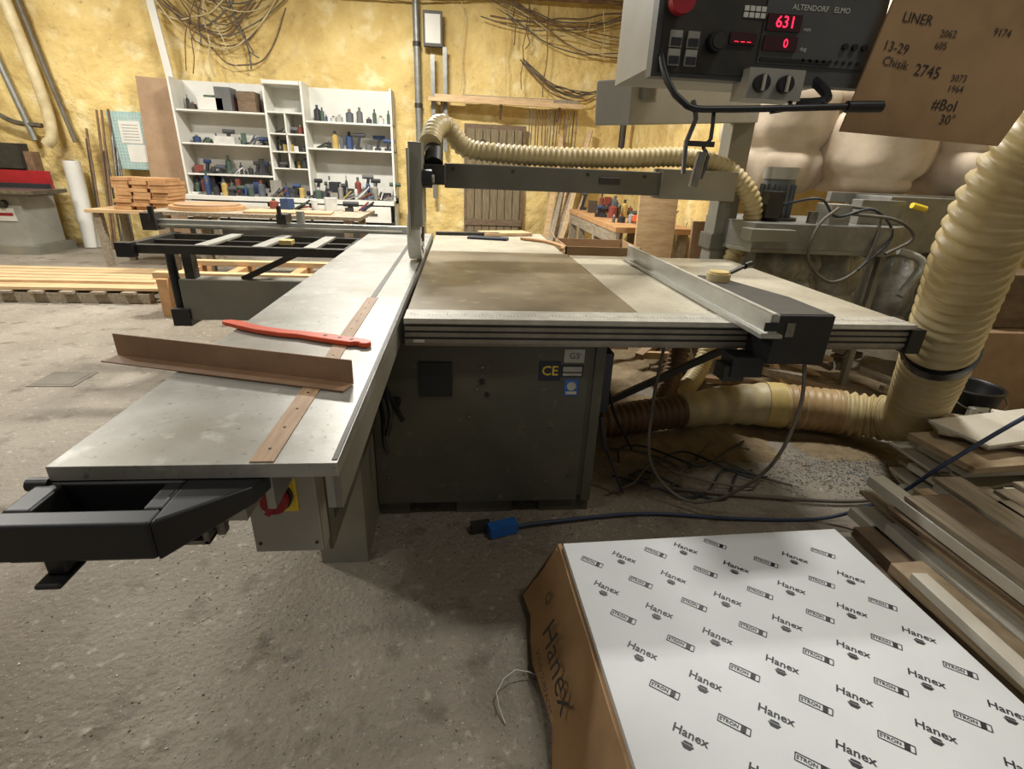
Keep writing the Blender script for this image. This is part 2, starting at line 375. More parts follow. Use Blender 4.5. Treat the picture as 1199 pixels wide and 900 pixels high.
b.box(.72,.805,1.39,1.396,1.682,1.712,M_disp);wtxt("0",.775,1.697,.026,M_ledr,1.389)
wtxt("ALTENDORF   ELMO",.85,1.772,.016)
for i in range(4):
    for j in range(2):b.box(.66+i*.014,.671+i*.014,1.393,1.396,1.745+j*.013,1.755+j*.013,M_white)
wtxt("mm",.825,1.73,.012);wtxt("deg",.825,1.69,.012)
for i in range(9):b.cyl((.83+i*.018,1.396,1.667),(.83+i*.018,1.392,1.667),.004,M_black,8)
for i in range(3):b.cyl((.93+i*.025,1.396,1.70),(.93+i*.025,1.388,1.70),.007,M_black,10)
b.box(.72,.90,1.392,1.396,1.66,1.668,M_black)
b.cyl((.495,1.40,1.76),(.495,1.375,1.76),.02,M_dark,20);b.cyl((.495,1.375,1.76),(.495,1.35,1.76),.028,M_red,24)
b.box(.685,.825,1.36,1.44,1.575,1.64,M_lgrey)
for x in(.715,.775):
    b.cyl((x,1.36,1.607),(x,1.345,1.607),.019,M_black,20);b.obox((x,1.342,1.607),(.006,.006,.034),M_scale)
b.tube([(.475,1.40,1.66),(.485,1.36,1.60),(.53,1.33,1.548),(.62,1.33,1.545),(.93,1.33,1.565)],.008,M_black,10)
b.cyl((.93,1.33,1.565),(1.02,1.33,1.57),.013,M_black,14)
b.tube([(.87,1.42,1.64),(.90,1.38,1.60),(.88,1.35,1.575),(.83,1.38,1.572)],.012,M_black,8)
b.tube([(.82,1.42,1.60),(.80,1.35,1.56),(.74,1.33,1.545)],.005,M_black,8)
b.tube([(.545,1.335,1.56),(.555,1.325,1.52),(.54,1.325,1.47),(.545,1.325,1.40)],.006,M_steel,8)
b.tube([(.60,1.335,1.545),(.60,1.325,1.48),(.585,1.325,1.46),(.60,1.325,1.44),(.59,1.325,1.39)],.005,M_dark,8)
b.cyl((.585,1.325,1.45),(.575,1.325,1.37),.012,M_steel,12);b.box(.54,.61,1.32,1.33,1.462,1.474,M_dark)
b.done("control_panel",saw,.004)
b=B()
b.box(-2.10,-.72,3.50,3.55,.81,.865,M_dark);b.box(-2.10,-.72,4.05,4.10,.81,.865,M_dark)
b.box(-2.12,-2.07,3.48,4.14,.81,.868,M_dark);b.box(-.78,-.73,3.5,4.1,.8,.86,M_dark)
b.box(-2.10,-.72,3.78,3.81,.82,.86,M_dark)
for x in(-1.65,-1.3,-.98):b.box(x-.04,x+.04,3.5,4.1,.855,.872,M_lgrey)
b.box(-2.14,-2.04,3.46,3.52,.79,.88,M_black);b.box(-1.2,-1.12,3.6,3.68,.87,.90,M_tape)
b.box(-2.28,-.40,4.12,4.18,.895,.955,M_alu);b.box(-2.2,-.45,4.10,4.12,.91,.925,M_scale)
b.box(-2.3,-2.2,4.08,4.2,.88,1.0,M_dark);b.cyl((-2.2,4.05,.95),(-2.2,4.05,1.05),.02,M_black,12)
b.box(-1.35,-1.28,4.06,4.2,.95,1.02,M_dark);b.cyl((-1.32,4.05,1.0),(-1.32,4.05,1.08),.016,M_black,12);b.cyl((-1.2,4.15,.955),(-1.2,4.15,1.04),.03,M_alu,16)
b.box(-1.86,-1.80,3.66,3.74,.45,.82,M_dark)
b.cyl((-1.95,3.7,.30),(-1.95,3.7,.80),.03,M_black,16)
b.box(-1.90,-.52,3.64,3.78,.34,.62,M_grey);b.box(-1.98,-1.86,3.62,3.80,.30,.42,M_black)
b.box(-1.15,-.9,3.635,3.64,.4,.56,M_cab)
b.bar((-1.5,3.7,.62),(-1.1,3.7,.81),.05,.04,M_dark)
b.done("crosscut_outrigger",saw,.004)
# ---------------------------------------------------------------- items on table
b=B()
mt=T(-.895,1.357,.902)@Rz(math.atan2(1.168-1.357,-.26+.895))
L_=.665
b.box(0,L_,-.004,0,0,.062,M_brownmdf,mt);b.box(0,L_,-.052,-.004,0,.004,M_brownmdf,mt)
b.done("brown_angle_profile",bevel=.001)
b=B()
prof_top=[(0,.012),(.02,.024),(.06,.026),(.10,.014),(.16,.006),(.24,.008),(.30,.018),(.345,.020),(.36,.026),(.40,.026),(.42,.022),(.46,.026),(.50,.026),(.525,.018),(.535,.004)]
prof_bot=[(.53,-.012),(.51,-.018),(.505,-.010),(.49,-.010),(.48,-.020),(.44,-.022),(.36,-.022),(.30,-.020),(.24,-.030),(.16,-.030),(.10,-.022),(.05,-.012),(.02,-.008),(0,0)]
mt=T(-.755,1.645,.9035)@Rz(math.atan2(1.435-1.64,.492))
b.prism(prof_top+prof_bot,'z',0,.014,M_orange,mt)
for x in(.38,.43,.47):b.cyl(mt@Vector((x,.004,.0141)),mt@Vector((x,.004,.0150)),.006,M_dark,12)
b.done("push_stick",bevel=.003)
b=B()
b.tube([(.45,4.0,.91),(.62,3.85,.91),(.70,3.6,.91),(.66,3.45,.91)],.012,M_woodo,8)
b.obox((.05,4.2,.91),(.5,.06,.02),M_dark,rz=.1);b.obox((.2,4.0,.905),(.3,.12,.012),M_navy,rz=-.2);b.obox((.35,4.3,.91),(.4,.2,.02),M_wood,rz=.3)
b.done("offcut_strips")
# ---------------------------------------------------------------- big dust hose
b=B()
b.tube([(1.9,1.35,2.0),(1.82,1.5,1.7),(1.79,1.62,1.46),(1.82,1.70,1.25),(1.92,1.80,1.0),(2.03,1.90,.75),(2.2,2.06,.48),(2.38,2.25,.26),(2.36,2.42,.17),(2.13,2.56,.15),(1.86,2.62,.15)],.122,M_hose,28,step=.008,rib=.010,pitch=.048)
b.done("dust_hose")
b=B()
b.tube([(2.20,2.53,.15),(1.95,2.61,.152),(1.86,2.625,.153)],.128,M_hoseb,24,step=.01,rib=.006,pitch=.042)
b.tube([(1.90,2.62,.152),(1.80,2.64,.152)],.136,M_tape,24)
b.tube([(1.82,2.64,.15),(1.6,2.64,.145),(1.28,2.60,.13)],.13,M_wrap,24,step=.02,rf=lambda t:.13-.03*t+.004*math.sin(t*30))
b.tube([(1.30,2.60,.13),(1.1,2.56,.125),(.85,2.5,.12),(.66,2.47,.12)],.09,M_hosed,22,step=.008,rib=.007,pitch=.04)
b.tube([(1.2,2.7,.14),(1.3,2.85,.25),(1.38,2.95,.45)],.06,M_hosed,16,step=.008,rib=.005,pitch=.03)
b.done("floor_duct_hose")
b=B();b.tube([(2.02,1.885,.77),(2.045,1.91,.735)],.136,M_black,24);b.done("hose_clamp")
# ---------------------------------------------------------------- cables
b=B()
b.tube([(1.22,1.62,.82),(1.24,1.60,.62),(1.2,1.62,.36),(1.1,1.75,.12),(.98,1.85,.06),(.85,1.92,.2),(.84,1.98,.45),(.86,2.0,.8)],.007,M_cabg,8)
b.done("fence_cable",saw)
b=B()
b.tube([(.20,1.72,.02),(.35,1.75,.02),(.8,1.80,.015),(1.2,1.75,.015),(1.6,1.73,.02),(1.82,1.66,.18),(1.9,1.57,.40),(2.12,1.50,.68),(2.5,1.5,.86),(3.0,1.6,.95)],.008,M_cabb,8)
b.obox((.17,1.71,.03),(.12,.05,.045),M_blue,rz=.3);b.obox((.08,1.73,.025),(.08,.04,.035),M_dark,rz=.2)
b.done("power_cable")
b=B()
for k in range(7):
    p=[];x0=.7+random.random()*.15;y0=2.0+random.random()*.3
    for i in range(7):
        p.append((x0+i*.13+random.uniform(-.05,.05),y0+.12*math.sin(i*1.3+k)+random.uniform(-.05,.05),.012+.004*k))
    b.tube(p,.006,M_cabg if k%2 else M_cabl,6)
b.tube([(.9,2.0,.02),(1.4,1.9,.02),(1.9,1.85,.02),(2.3,2.0,.02)],.009,M_cabg,6)
b.tube([(.9,2.3,.05),(.75,2.2,.3),(.66,2.1,.5),(.64,2.0,.3),(.75,1.95,.02)],.007,M_cabl,6)
b.done("floor_cables")
b=B();b.tube([(.12,.92,.004),(.10,1.0,.02),(.16,1.06,.03),(.24,1.05,.005)],.0018,M_white,6);b.done("loose_wire")
# ---------------------------------------------------------------- slab stack
st=empty("solid_surface_sheet_stack")
b=B()
SR=T(.33,1.31,0)@Rz(math.radians(2))
b.box(0,.97,-1.45,0,.255,.280,M_film,SR)
b.box(.002,.968,-1.448,-.002,.05,.253,M_white,SR)
b.done("sheets",st,.001)
b=B();ang=math.radians(-38)
ca,sa=math.cos(ang),math.sin(ang)
for i in range(-14,16):
    for j in range(-16,18):
        u=i*.155+(j%2)*.078;v=j*.076
        x=.48+u*ca-v*sa;y=-.7+u*sa+v*ca
        if not(.04<x<.93 and -1.4<y<-.04):continue
        mt=SR@T(x,y,.2808)@Rz(ang)
        if j%2==0:
            b.text("Hanex",.029,mt,M_ink,.016)
            b.add([(-.014,-.024,0),(.014,-.024,0),(.007,-.034,0),(-.007,-.034,0)],[(3,2,1,0)],M_ink,False,mt)
            b.add([(-.008,-.017,0),(.008,-.017,0),(.011,-.022,0),(-.011,-.022,0)],[(3,2,1,0)],M_ink,False,mt)
        else:
            w=.034
            b.text("STRON",.0125,mt@T(-.011,0,.0002),M_ink,.02)
            for k in range(2):
                s=(-1,1)[k]
                b.box(-w,w,s*.009-.001,s*.009+.001,0,.0003,M_ink,mt);b.box(s*w-.001,s*w+.001,-.009,.009,0,.0003,M_ink,mt)
            b.box(.014,.025,-.009,.009,0,.0003,M_ink,mt)
b.done("printed_film_marks",st)
b=B()
n=16;vs=[];
for i in range(n+1):
    t=i/n;y=.02-1.5*t
    k=.012*math.sin(i*1.7)
    vs.append((-.012,y,.262+.006*math.sin(i*2.1)));vs.append((-.055+k*.5,y,.16));vs.append((-.115+k,y+.02,.03+.012*math.sin(i*2.9)))
fs=[]
for i in range(n):
    for q in(0,1):a=i*3+q;fs.append((a,a+3,a+4,a+1))
b.add(vs,fs,M_card,True,SR)
b.box(-.012,.0,-1.45,.02,.03,.262,M_card,SR);b.box(-.02,.97,.0,.015,.03,.25,M_card,SR)
b.add([(-.012,.02,.262),(-.115,.04,.045),(-.05,.07,.03),(.05,.03,.05),(.05,.018,.25)],[(0,1,2),(0,2,3,4)],M_card,False,SR)
b.box(-.01,.98,-1.46,.02,0.0,.05,M_woodd,SR)
SL=Matrix(((0,.45,-.9,0),(-1,0,0,0),(0,.9,.45,0),(0,0,0,1)))
b.text("Hanex",.10,SR@T(-.083,-.33,.150)@SL,M_ink)
b.text("SOLID SURFACES",.026,SR@T(-.115,-.33,.09)@SL,M_ink)
for k in range(12):
    b.box(.01,.022,-.0015,.0015,0,.0006,M_ink,SR@T(-.064,-.12,.175)@SL@Rz(k*math.pi/6))
b.done("cardboard_wrap",st)
# ---------------------------------------------------------------- timber pile right
b=B()
z=0
random.seed(3)
lay=0
while z<.34:
    h=random.choice([.018,.022,.03,.045])
    x=1.42+random.uniform(-.02,.05)+(.12 if z>.2 else 0)
    while x<2.5:
        w=random.choice([.07,.10,.13,.18])
        rz=random.uniform(-.05,.05)+.02
        ln=1.1+random.uniform(-.35,.12)
        b.obox((x+w/2+.05,.92+random.uniform(-.10,.10)+lay*.006,z+h/2),(w*.94,ln,h*.9),random.choice([M_lam,M_lamb,M_woodg,M_lam,M_woodg,M_woodd,M_lam]),rz=rz)
        x+=w
    z+=h;lay+=1
b.bar((1.36,.3,.31),(1.42,1.12,.27),.05,.03,M_lam)
b.done("timber_stack",bevel=.002)
b=B();z=.0
random.seed(11)
for lay in range(19):
    h=random.choice([.016,.02,.03,.035])
    for k in range(2):
        w=random.uniform(.18,.34);ln=random.uniform(.45,.72)
        b.obox((2.42+random.uniform(-.10,.10)+k*.4,1.80+random.uniform(-.07,.07),z+h/2),(ln,w,h*.85),random.choice([M_lam,M_lamb,M_lam,M_lam,M_woodg,M_lam,M_white]),rz=random.uniform(-.5,.5),rx=random.uniform(-.03,.03))
    z+=h
b.done("offcut_pile",bevel=.002)
b=B()
b.lathe((2.86,2.42,0),[(.0,.005),(.125,.005),(.155,.36),(.165,.36),(.165,.375),(.152,.375),(.148,.36),(.12,.05),(0,.05)],M_black,32)
b.cyl((2.86,2.42,.05),(2.86,2.42,.24),.139,M_woodd,24)
b.tube([(2.70,2.40,.35),(2.72,2.30,.30),(2.86,2.25,.27),(3.0,2.30,.30),(3.02,2.4,.35)],.004,M_steel,6)
b.box(2.75,2.85,2.26,2.29,.18,.3,M_white)
b.done("bucket")
b=B();random.seed(5)
for i in range(1100):
    x=random.gauss(1.95,.25);y=random.gauss(2.12,.11)
    s=random.uniform(.0015,.005)
    b.obox((x,y,.004),(s*2,s,.003),M_chip if random.random()<.75 else M_dust,rz=random.random()*3)
b.done("plastic_shavings")
b=B()
vs=[]
n=44
for i in range(n):
    for j in range(n):
        u=i/(n-1);v=j/(n-1);x=.66+u*2.6;y=2.2+v*2.2
        e=min(u,1-u,v,1-v)*6
        vs.append((x,y,max(-.01,min(1,e)*.05*(.6+noise.noise(Vector((x*3,y*3,0))))-.004)))
b.add(vs,[(i*n+j,(i+1)*n+j,(i+1)*n+j+1,i*n+j+1) for i in range(n-1) for j in range(n-1)],M_dust,True)
b.done("sawdust_drift")
b=B();random.seed(23)
for i in range(2400):
    r=random.random()
    x=random.uniform(-1.4,1.3);y=random.uniform(.2,3.0)
    q=random.random()
    if q<.45: x=random.gauss(.1,.5);y=random.gauss(1.76,.10)
    elif q<.6: x=random.gauss(-.7,.2);y=random.gauss(2.0,.5)
    s=random.uniform(.001,.0035)
    b.obox((x,y,.0015),(s*2,s,.002),random.choice([M_dust,M_dust,M_woodd,M_chip,M_dark,M_wood]),rz=r*3)
b.done("floor_debris")
b=B();random.seed(9)
for i in range(26):
    x=random.uniform(1.35,3.2);y=random.uniform(2.95,3.9)
    l=random.uniform(.3,.9)
    b.obox((x,y,.05+random.uniform(0,.22)),(l,random.uniform(.04,.12),random.uniform(.02,.05)),random.choice([M_woodg,M_wood,M_woodd,M_mdf]),rz=random.uniform(-1,1),ry=random.uniform(-.2,.2))
b.bar((2.2,2.95,.02),(2.0,3.6,.75),.05,.03,M_wood);b.bar((1.6,2.9,.02),(1.5,3.5,.7),.04,.04,M_woodd)
b.done("scrap_timber")
b=B();random.seed(33)
for x0,y0,w,h in((3.35,2.85,.5,.55),(3.9,2.8,.55,.75),(3.4,2.9,.42,.9),(4.5,2.9,.4,.5)):
    b.box(x0,x0+w,y0+(.0 if h<.8 else .05),y0+.4,0 if h<.85 else .555,h,M_woodd if h>.7 else M_mdf)
b.done("cardboard_boxes",bevel=.004)
# ---------------------------------------------------------------- dust extractor right
ex=empty("dust_extractor")
b=B()
pts=[(1.78,3.1),(2.65,3.05),(2.86,3.2),(2.86,3.75),(2.6,3.9),(1.95,3.9),(1.74,3.7),(1.72,3.25)]
b.prism(pts,'z',1.0,1.15,M_galv);b.prism([(x*1.0,y) for x,y in pts],'z',.975,1.0,M_grey)
b.box(1.72,2.0,3.02,3.15,1.05,1.12,M_grey)
b.cyl((2.05,3.4,1.15),(2.05,3.4,1.40),.095,M_motor,24);b.cyl((2.05,3.4,1.40),(2.05,3.4,1.47),.105,M_lgrey,24)
for i in range(16):
    a=i*math.pi/8;b.obox((2.05+.1*math.cos(a),3.4+.1*math.sin(a),1.27),(.02,.006,.2),M_motor,rz=a)
b.cyl((2.05,3.4,1.15),(2.05,3.4,1.17),.15,M_dark,24)
b.box(1.90,2.0,3.22,3.32,1.17,1.33,M_dark)
b.box(2.28,2.42,3.15,3.3,1.15,1.27,M_lgrey);b.cyl((2.2,3.2,1.15),(2.2,3.2,1.22),.03,M_steel,14)
b.box(2.55,2.85,3.25,3.35,1.15,1.3,M_galv)
for x,y in((1.85,3.2),(2.75,3.2),(1.85,3.8),(2.75,3.8)):b.box(x-.02,x+.02,y-.02,y+.02,0,.98,M_grey)
b.done("fan_housing",ex,.004)
b=B()
b.box(2.95,3.5,3.5,3.95,.95,1.32,M_galv);b.box(3.5,4.4,3.5,4.1,1.0,1.28,M_galv);b.box(2.75,4.5,3.85,3.9,1.26,1.33,M_galv)
for x in(3.0,4.4):
    for y in(3.6,4.0):b.box(x-.02,x+.02,y-.02,y+.02,0,1.0,M_grey)
b.done("collector_body",ex,.004)
def bag(c,r,z0,z1,m,name,amp=.18,pl=.02):
    b=B();pr=[]
    n=60
    for i in range(n+1):
        t=i/n
        k=(1-abs(2*t-1)**5)**.5 if 0<t<1 else 0
        z=z0+(z1-z0)*t
        sag_=abs(math.sin((z+c[0]*.3)*6.5))
        fold=-.16*(1-sag_)**3
        pr.append((max(.01,r*(.45+.55*k)*(1+fold)) if 0<t<1 else .01,z))
    b.lathe((c[0],c[1],0),pr,m,88,amp,2.2,pl);b.done(name,ex)
bag((2.60,4.5),.42,1.28,2.6,M_bag,"filter_bag_1",.14);bag((3.30,4.3),.46,1.3,2.7,M_bag,"filter_bag_2",.14);bag((4.15,4.25),.50,1.3,2.7,M_bag,"filter_bag_3",.14)
bag((2.2,3.5),.27,.3,.98,M_plast,"collection_bag_1",.3,.04);bag((2.62,3.55),.24,.3,.98,M_plast,"collection_bag_2",.3,.04)
bag((3.25,3.75),.28,.2,.97,M_plast,"collection_bag_3",.3,.04);bag((3.95,3.8),.32,.2,1.0,M_plast,"collection_bag_4",.3,.04)
b=B()
b.tube([(2.30,3.12,1.25),(2.15,3.05,1.15),(2.12,3.02,.95),(2.3,3.0,.82),(2.5,3.02,.95),(2.55,3.08,1.22),(2.4,3.14,1.26)],.010,M_cabg,8)
b.tube([(2.38,3.12,1.22),(2.6,3.0,1.2),(2.75,3.0,1.1),(2.6,3.0,1.0)],.010,M_cabg,8)
b.tube([(2.0,3.25,1.25),(2.15,3.1,1.3),(2.3,3.12,1.2),(2.5,3.08,1.25),(2.65,3.05,1.1),(2.45,3.0,.9)],.008,M_cabl,8)
b.tube([(2.7,3.02,1.02),(2.85,2.98,.95),(2.75,2.96,.75)],.025,M_plast,10)
b.cyl((2.85,3.2,1.28),(2.95,3.2,1.26),.018,M_yel,12)
b.done("extractor_cables",ex)
# ---------------------------------------------------------------- cardboard note sheet
b=B()
mt=T(0,1.37,0)
q=[(.958,1.515),(1.41,1.50),(1.56,1.86),(1.03,1.92)]
b.prism(q,'y',0,.006,M_card,mt)
def nt(s,x,z,sz,r=-.03):b.text(s,sz,T(x,1.3685,z)@Ry(r)@FRONT,M_ink)
nt("13-29",1.045,1.70,.030,.1);nt("Chisik",1.055,1.668,.028,.12);nt("2745",1.145,1.655,.036,.08);nt("2062",1.17,1.735,.022,0);nt("605",1.16,1.71,.022,0)
nt("9174",1.31,1.745,.024,.05);nt("3073",1.235,1.645,.022,0);nt("1964",1.235,1.622,.022,0);nt("#BoI",1.22,1.585,.036,.05);nt("30°",1.24,1.553,.032,0)
nt("LINER",1.08,1.76,.03,.05)
b.done("cardboard_note_sheet")
# ---------------------------------------------------------------- back wall furniture
b=B()
X0,X1=-4.08,-1.02;Y0,Y1=8.6,9.0
b.box(X0,X1,8.97,9.0,0,2.39,M_white)
for x in(X0,-2.82,-2.30,X1-.03):b.box(x,x+.03,Y0,Y1,0,2.39 if x!=-2.82 and x!=-2.30 else 2.42,M_white)
b.box(-2.8,-2.3,Y0-.05,Y1,2.36,2.41,M_white)
for z in(.86,1.125,1.54,1.97):b.box(X0+.03,-2.82,Y0+.02,Y1,z,z+.025,M_white)
for z in(.86,1.54,1.9):b.box(-2.27,X1,Y0+.02,Y1,z,z+.025,M_white)
for z in(1.25,1.48,1.72,2.0):b.box(-2.79,-2.3,Y0,Y1,z,z+.02,M_white)
b.box(-2.56,-2.54,Y0,Y1,1.25,2.0,M_white)
b.box(X0,X1,8.35,9.0,.80,.86,M_white)
for i in range(5):
    x=X0+.05+i*.60;b.box(x,x+.56,8.34,8.36,.55,.78,M_white);b.box(x+.2,x+.36,8.32,8.34,.66,.68,M_dark)
b.box(X0+.02,X1-.02,8.4,8.97,.02,.55,M_dark)
b.done("storage_shelf_unit",bevel=.003)
def clutter(name,spans,seed,dens=.09):
    random.seed(seed);b=B()
    for x0,x1,z,y,hm in spans:
        x=x0
        while x<x1:
            w=random.uniform(.05,.15);h=random.uniform(.07,hm);m=random.choice(PAL);t=random.random();yy=y+random.uniform(-.05,.08)
            if t<.35:
                b.cyl((x+w/2,yy,z),(x+w/2,yy,z+h*.7),w*.38,m,12);b.cyl((x+w/2,yy,z+h*.7),(x+w/2,yy,z+h*.8),w*.38,m,12,w*.15);b.cyl((x+w/2,yy,z+h*.8),(x+w/2,yy,z+h),w*.15,random.choice(PAL),10)
            elif t<.6:b.obox((x+w/2,yy,z+h*.4),(w*1.1,w,h*.8),m,rz=random.uniform(-.4,.4))
            elif t<.8:
                m2=PAL[random.choice([0,2,4,6,10,13])]
                b.cyl((x,yy,z+h*.8),(x+w*1.2,yy,z+h*.8),.03,m2,10);b.obox((x+w*.5,yy,z+h*.45),(.04,.04,h*.7),PAL[0],ry=.2);b.obox((x+w*.45,yy,z+.02),(.09,.06,.04),PAL[11])
            else:
                for k in range(4):b.bar((x+k*.02,yy,z+.01),(x+w+k*.03,yy+random.uniform(-.1,.1),z+random.uniform(.02,h)),.018,.018,random.choice(PAL))
            x+=w+random.uniform(-.02,dens)
    return b.done(name)
clutter("shelf_tool_clutter",[(-4.0,-2.9,1.995,8.8,.26),(-4.0,-2.9,1.565,8.8,.25),(-4.0,-2.9,1.15,8.8,.3),(-4.0,-2.9,.885,8.75,.22),(-2.75,-2.35,1.27,8.75,.17),(-2.75,-2.35,1.5,8.75,.17),(-2.75,-2.35,1.74,8.75,.2),(-2.2,-1.1,1.925,8.8,.24),(-2.2,-1.1,1.565,8.8,.28),(-2.25,-1.1,.885,8.7,.38),(-3.9,-1.2,.862,8.45,.24),(-4.0,-1.2,.862,8.6,.34)],21,.02)
b=B();random.seed(2)
for x,z,w,h,m in((-3.75,2.0,.35,.16,M_white),(-3.5,2.0,.22,.3,PAL[6]),(-3.2,2.0,.25,.26,M_woodd),(-3.62,1.565,.3,.1,PAL[1]),(-3.9,.88,.2,.3,PAL[0]),(-2.0,.88,.5,.12,PAL[0])):
    b.box(x,x+w,8.66,8.9,z,z+h,m)
b.done("shelf_storage_boxes",bevel=.005)
b=B()
mt=T(-5.18,8.93,1.16)@Rx(-.03)
b.box(0,.56,0,.015,0,.78,M_green,mt)
for i in range(12):b.box(.02+i*.045,.024+i*.045,-.002,0,.02,.76,M_white,mt)
for i in range(16):b.box(.02,.54,-.002,0,.03+i*.046,.034+i*.046,M_white,mt)
b.box(.14,.44,-.006,-.002,.36,.66,M_white,mt);b.box(.2,.5,-.005,-.002,.1,.34,M_white,mt)
for i in range(6):b.box(.18,.40,-.008,-.006,.40+i*.04,.41+i*.04,M_lgrey,mt)
b.done("pinned_grid_board")
b=B();b.obox((-4.42,8.90,1.25),(.58,.02,2.3),M_mdf,rx=-.05,ry=.04);b.done("mdf_sheet",bevel=.002)
b=B();b.bar((-4.14,8.93,1.9),(-4.28,8.97,3.5),.1,.03,M_white);b.done("leaning_white_board")
b=B();random.seed(4)
for i in range(10):
    x=-5.5+i*.045;b.cyl((x,8.65+random.uniform(-.05,.1),0),(x+random.uniform(-.05,.10),8.95,1.5+random.uniform(-.3,.6)),.016,random.choice([M_dark,M_rust,M_steel]),8)
b.done("leaning_steel_rods")
b=B();b.cyl((-5.75,8.80,0),(-5.80,8.90,1.24),.11,M_white,24);b.cyl((-5.80,8.90,1.24),(-5.801,8.901,1.245),.05,M_dark,16);b.done("white_foam_roll")
b=B()
b.box(-7.4,-5.95,8.0,8.75,.0,.12,M_grey);b.box(-7.3,-6.05,8.05,8.7,.12,.78,M_lgrey)
b.box(-7.7,-5.70,7.85,8.5,.82,.87,M_steel);b.box(-7.6,-5.85,7.95,8.5,.78,.82,M_grey)
b.box(-7.6,-5.9,8.5,8.56,.87,1.10,M_red);b.box(-7.6,-5.9,8.4,8.5,.87,.93,PAL[0])
b.box(-7.4,-6.1,8.58,8.75,1.0,1.35,M_rust);b.box(-6.6,-6.2,8.5,8.7,1.12,1.45,M_dark);b.box(-7.4,-6.1,8.58,8.7,.8,1.0,M_grey)
b.box(-6.5,-6.15,8.03,8.05,.45,.62,M_white);b.box(-6.48,-6.17,8.025,8.03,.52,.56,M_red)
b.cyl((-6.7,8.05,.72),(-6.7,7.98,.72),.07,M_dark,20);b.cyl((-6.25,8.05,.68),(-6.25,7.98,.68),.05,M_dark,20)
b.done("surface_planer",bevel=.006)
b=B()
b.tube([(-6.35,8.9,4.6),(-6.1,8.9,3.3),(-5.95,8.9,2.1),(-5.95,8.88,1.6),(-6.05,8.87,1.45)],.075,M_wrap,16)
b.tube([(-6.15,8.98,4.6),(-5.95,8.98,3.0),(-5.72,8.98,1.5)],.03,M_cabg,10)
b.tube([(-6.6,8.95,4.6),(-6.5,8.95,3.0),(-6.25,8.95,1.5)],.04,M_galv,10)
b.tube([(-6.9,8.95,2.0),(-6.5,8.95,1.75),(-6.1,8.95,1.7)],.035,M_steel,10)
b.done("extraction_pipes")
b=B()
b.box(-4.7,-3.3,7.2,7.9,.68,.72,M_wood)
for x in(-4.6,-3.4):
    for y in(7.3,7.8):b.box(x-.04,x+.04,y-.04,y+.04,0,.68,M_woodg)
b.done("low_workbench",bevel=.003)
b=B();random.seed(8)
for i in range(9):
    for k in range(3):b.obox((-4.25+k*.22+random.uniform(-.02,.02),7.5,.743+i*.043),(.2,.45+random.uniform(-.05,.05),.04),M_woodo,rz=random.uniform(-.05,.05))
b.done("stacked_timber_blocks",bevel=.002)
b=B()
b.box(-3.3,-1.1,5.95,7.0,.80,.84,M_woodg)
for x in(-3.15,-1.25):
    for y in(6.05,6.9):b.box(x-.04,x+.04,y-.04,y+.04,0,.80,M_woodg)
b.box(-3.1,-1.3,6.0,6.05,.5,.58,M_wood)
b.done("assembly_table",bevel=.003)
b=B();b.cyl((-2.85,6.4,.842),(-2.85,6.4,.88),.38,M_woodo,48);b.cyl((-2.85,6.4,.88),(-2.85,6.4,.90),.33,M_mdf,48);b.done("plywood_disc")
clutter("table_tools",[(-2.3,-1.2,.842,6.65,.2)],77,.12)
b=B();b.obox((-1.9,6.2,.852),(.9,.3,.02),M_wood,rz=.1);b.done("plywood_offcut")
b=B()
for y in(5.35,5.85,6.3):b.box(-5.9,-3.1,y,y+.1,.0,.10,M_woodg)
for i in range(10):
    x=-5.85+i*.28;b.box(x,x+.12,5.3,6.45,.10,.125,M_woodg)
b.done("wooden_pallet",bevel=.002)
b=B();random.seed(6)
for i in range(7):
    y=5.35+i*.15;zz=.126
    b.obox((-4.55+random.uniform(-.2,.1),y+.06,zz+.015),(3.1,.13,.028),M_wood,rz=random.uniform(-.02,.02))
for i in range(5):b.obox((-4.3+random.uniform(-.2,.1),5.6+i*.15,.168),(2.4,.12,.026),M_wood,rz=random.uniform(-.03,.03))
b.done("stacked_boards",bevel=.002)
b=B()
for x in(-2.75,-2.3,-1.7,-1.2):b.box(x,x+.09,4.9,5.8,.0,.35,M_woodo)
b.box(-2.8,-1.05,4.95,5.05,.35,.40,M_wood);b.box(-2.8,-1.05,5.6,5.7,.35,.40,M_wood)
b.done("timber_trestle",bevel=.003)
b=B()
b.cyl((-.66,9.0,.0),(-.66,9.0,4.6),.05,M_galv,14)
for z in(1.4,2.2,3.0,3.8):b.cyl((-.66,9.0,z),(-.66,9.0,z+.06),.06,M_dark,14)
b.done("conduit_pipe")
b=B();b.box(-.56,-.28,8.93,9.03,3.0,3.44,M_dark);b.box(-.53,-.31,8.925,8.935,3.04,3.40,M_white);b.done("framed_notice",bevel=.003)
b=B()
b.box(.04,1.02,9.0,9.06,0,2.02,M_woodd)
for i in range(7):b.box(.09+i*.125,.205+i*.125,8.97,9.0,.02,1.95,M_door)
b.box(.06,1.0,8.95,8.97,1.55,1.65,M_woodd);b.box(.06,1.0,8.95,8.97,.5,.6,M_woodd);b.box(.3,.36,8.94,8.96,1.72,1.8,M_dark)
b.done("door_1",bevel=.003)
b=B()
b.box(-.5,1.85,8.78,9.0,2.30,2.33,M_woody)
b.box(-.5,1.85,8.76,8.79,2.28,2.34,M_wood)
for x in(-.3,.6,1.5):b.bar((x,8.98,2.1),(x,8.8,2.3),.04,.03,M_woodd)
b.box(-.4,1.4,8.8,8.86,2.34,2.38,M_wood);b.box(.0,1.8,8.88,8.94,2.34,2.40,M_woodg)
b.done("timber_rack",bevel=.002)
b=B();random.seed(14)
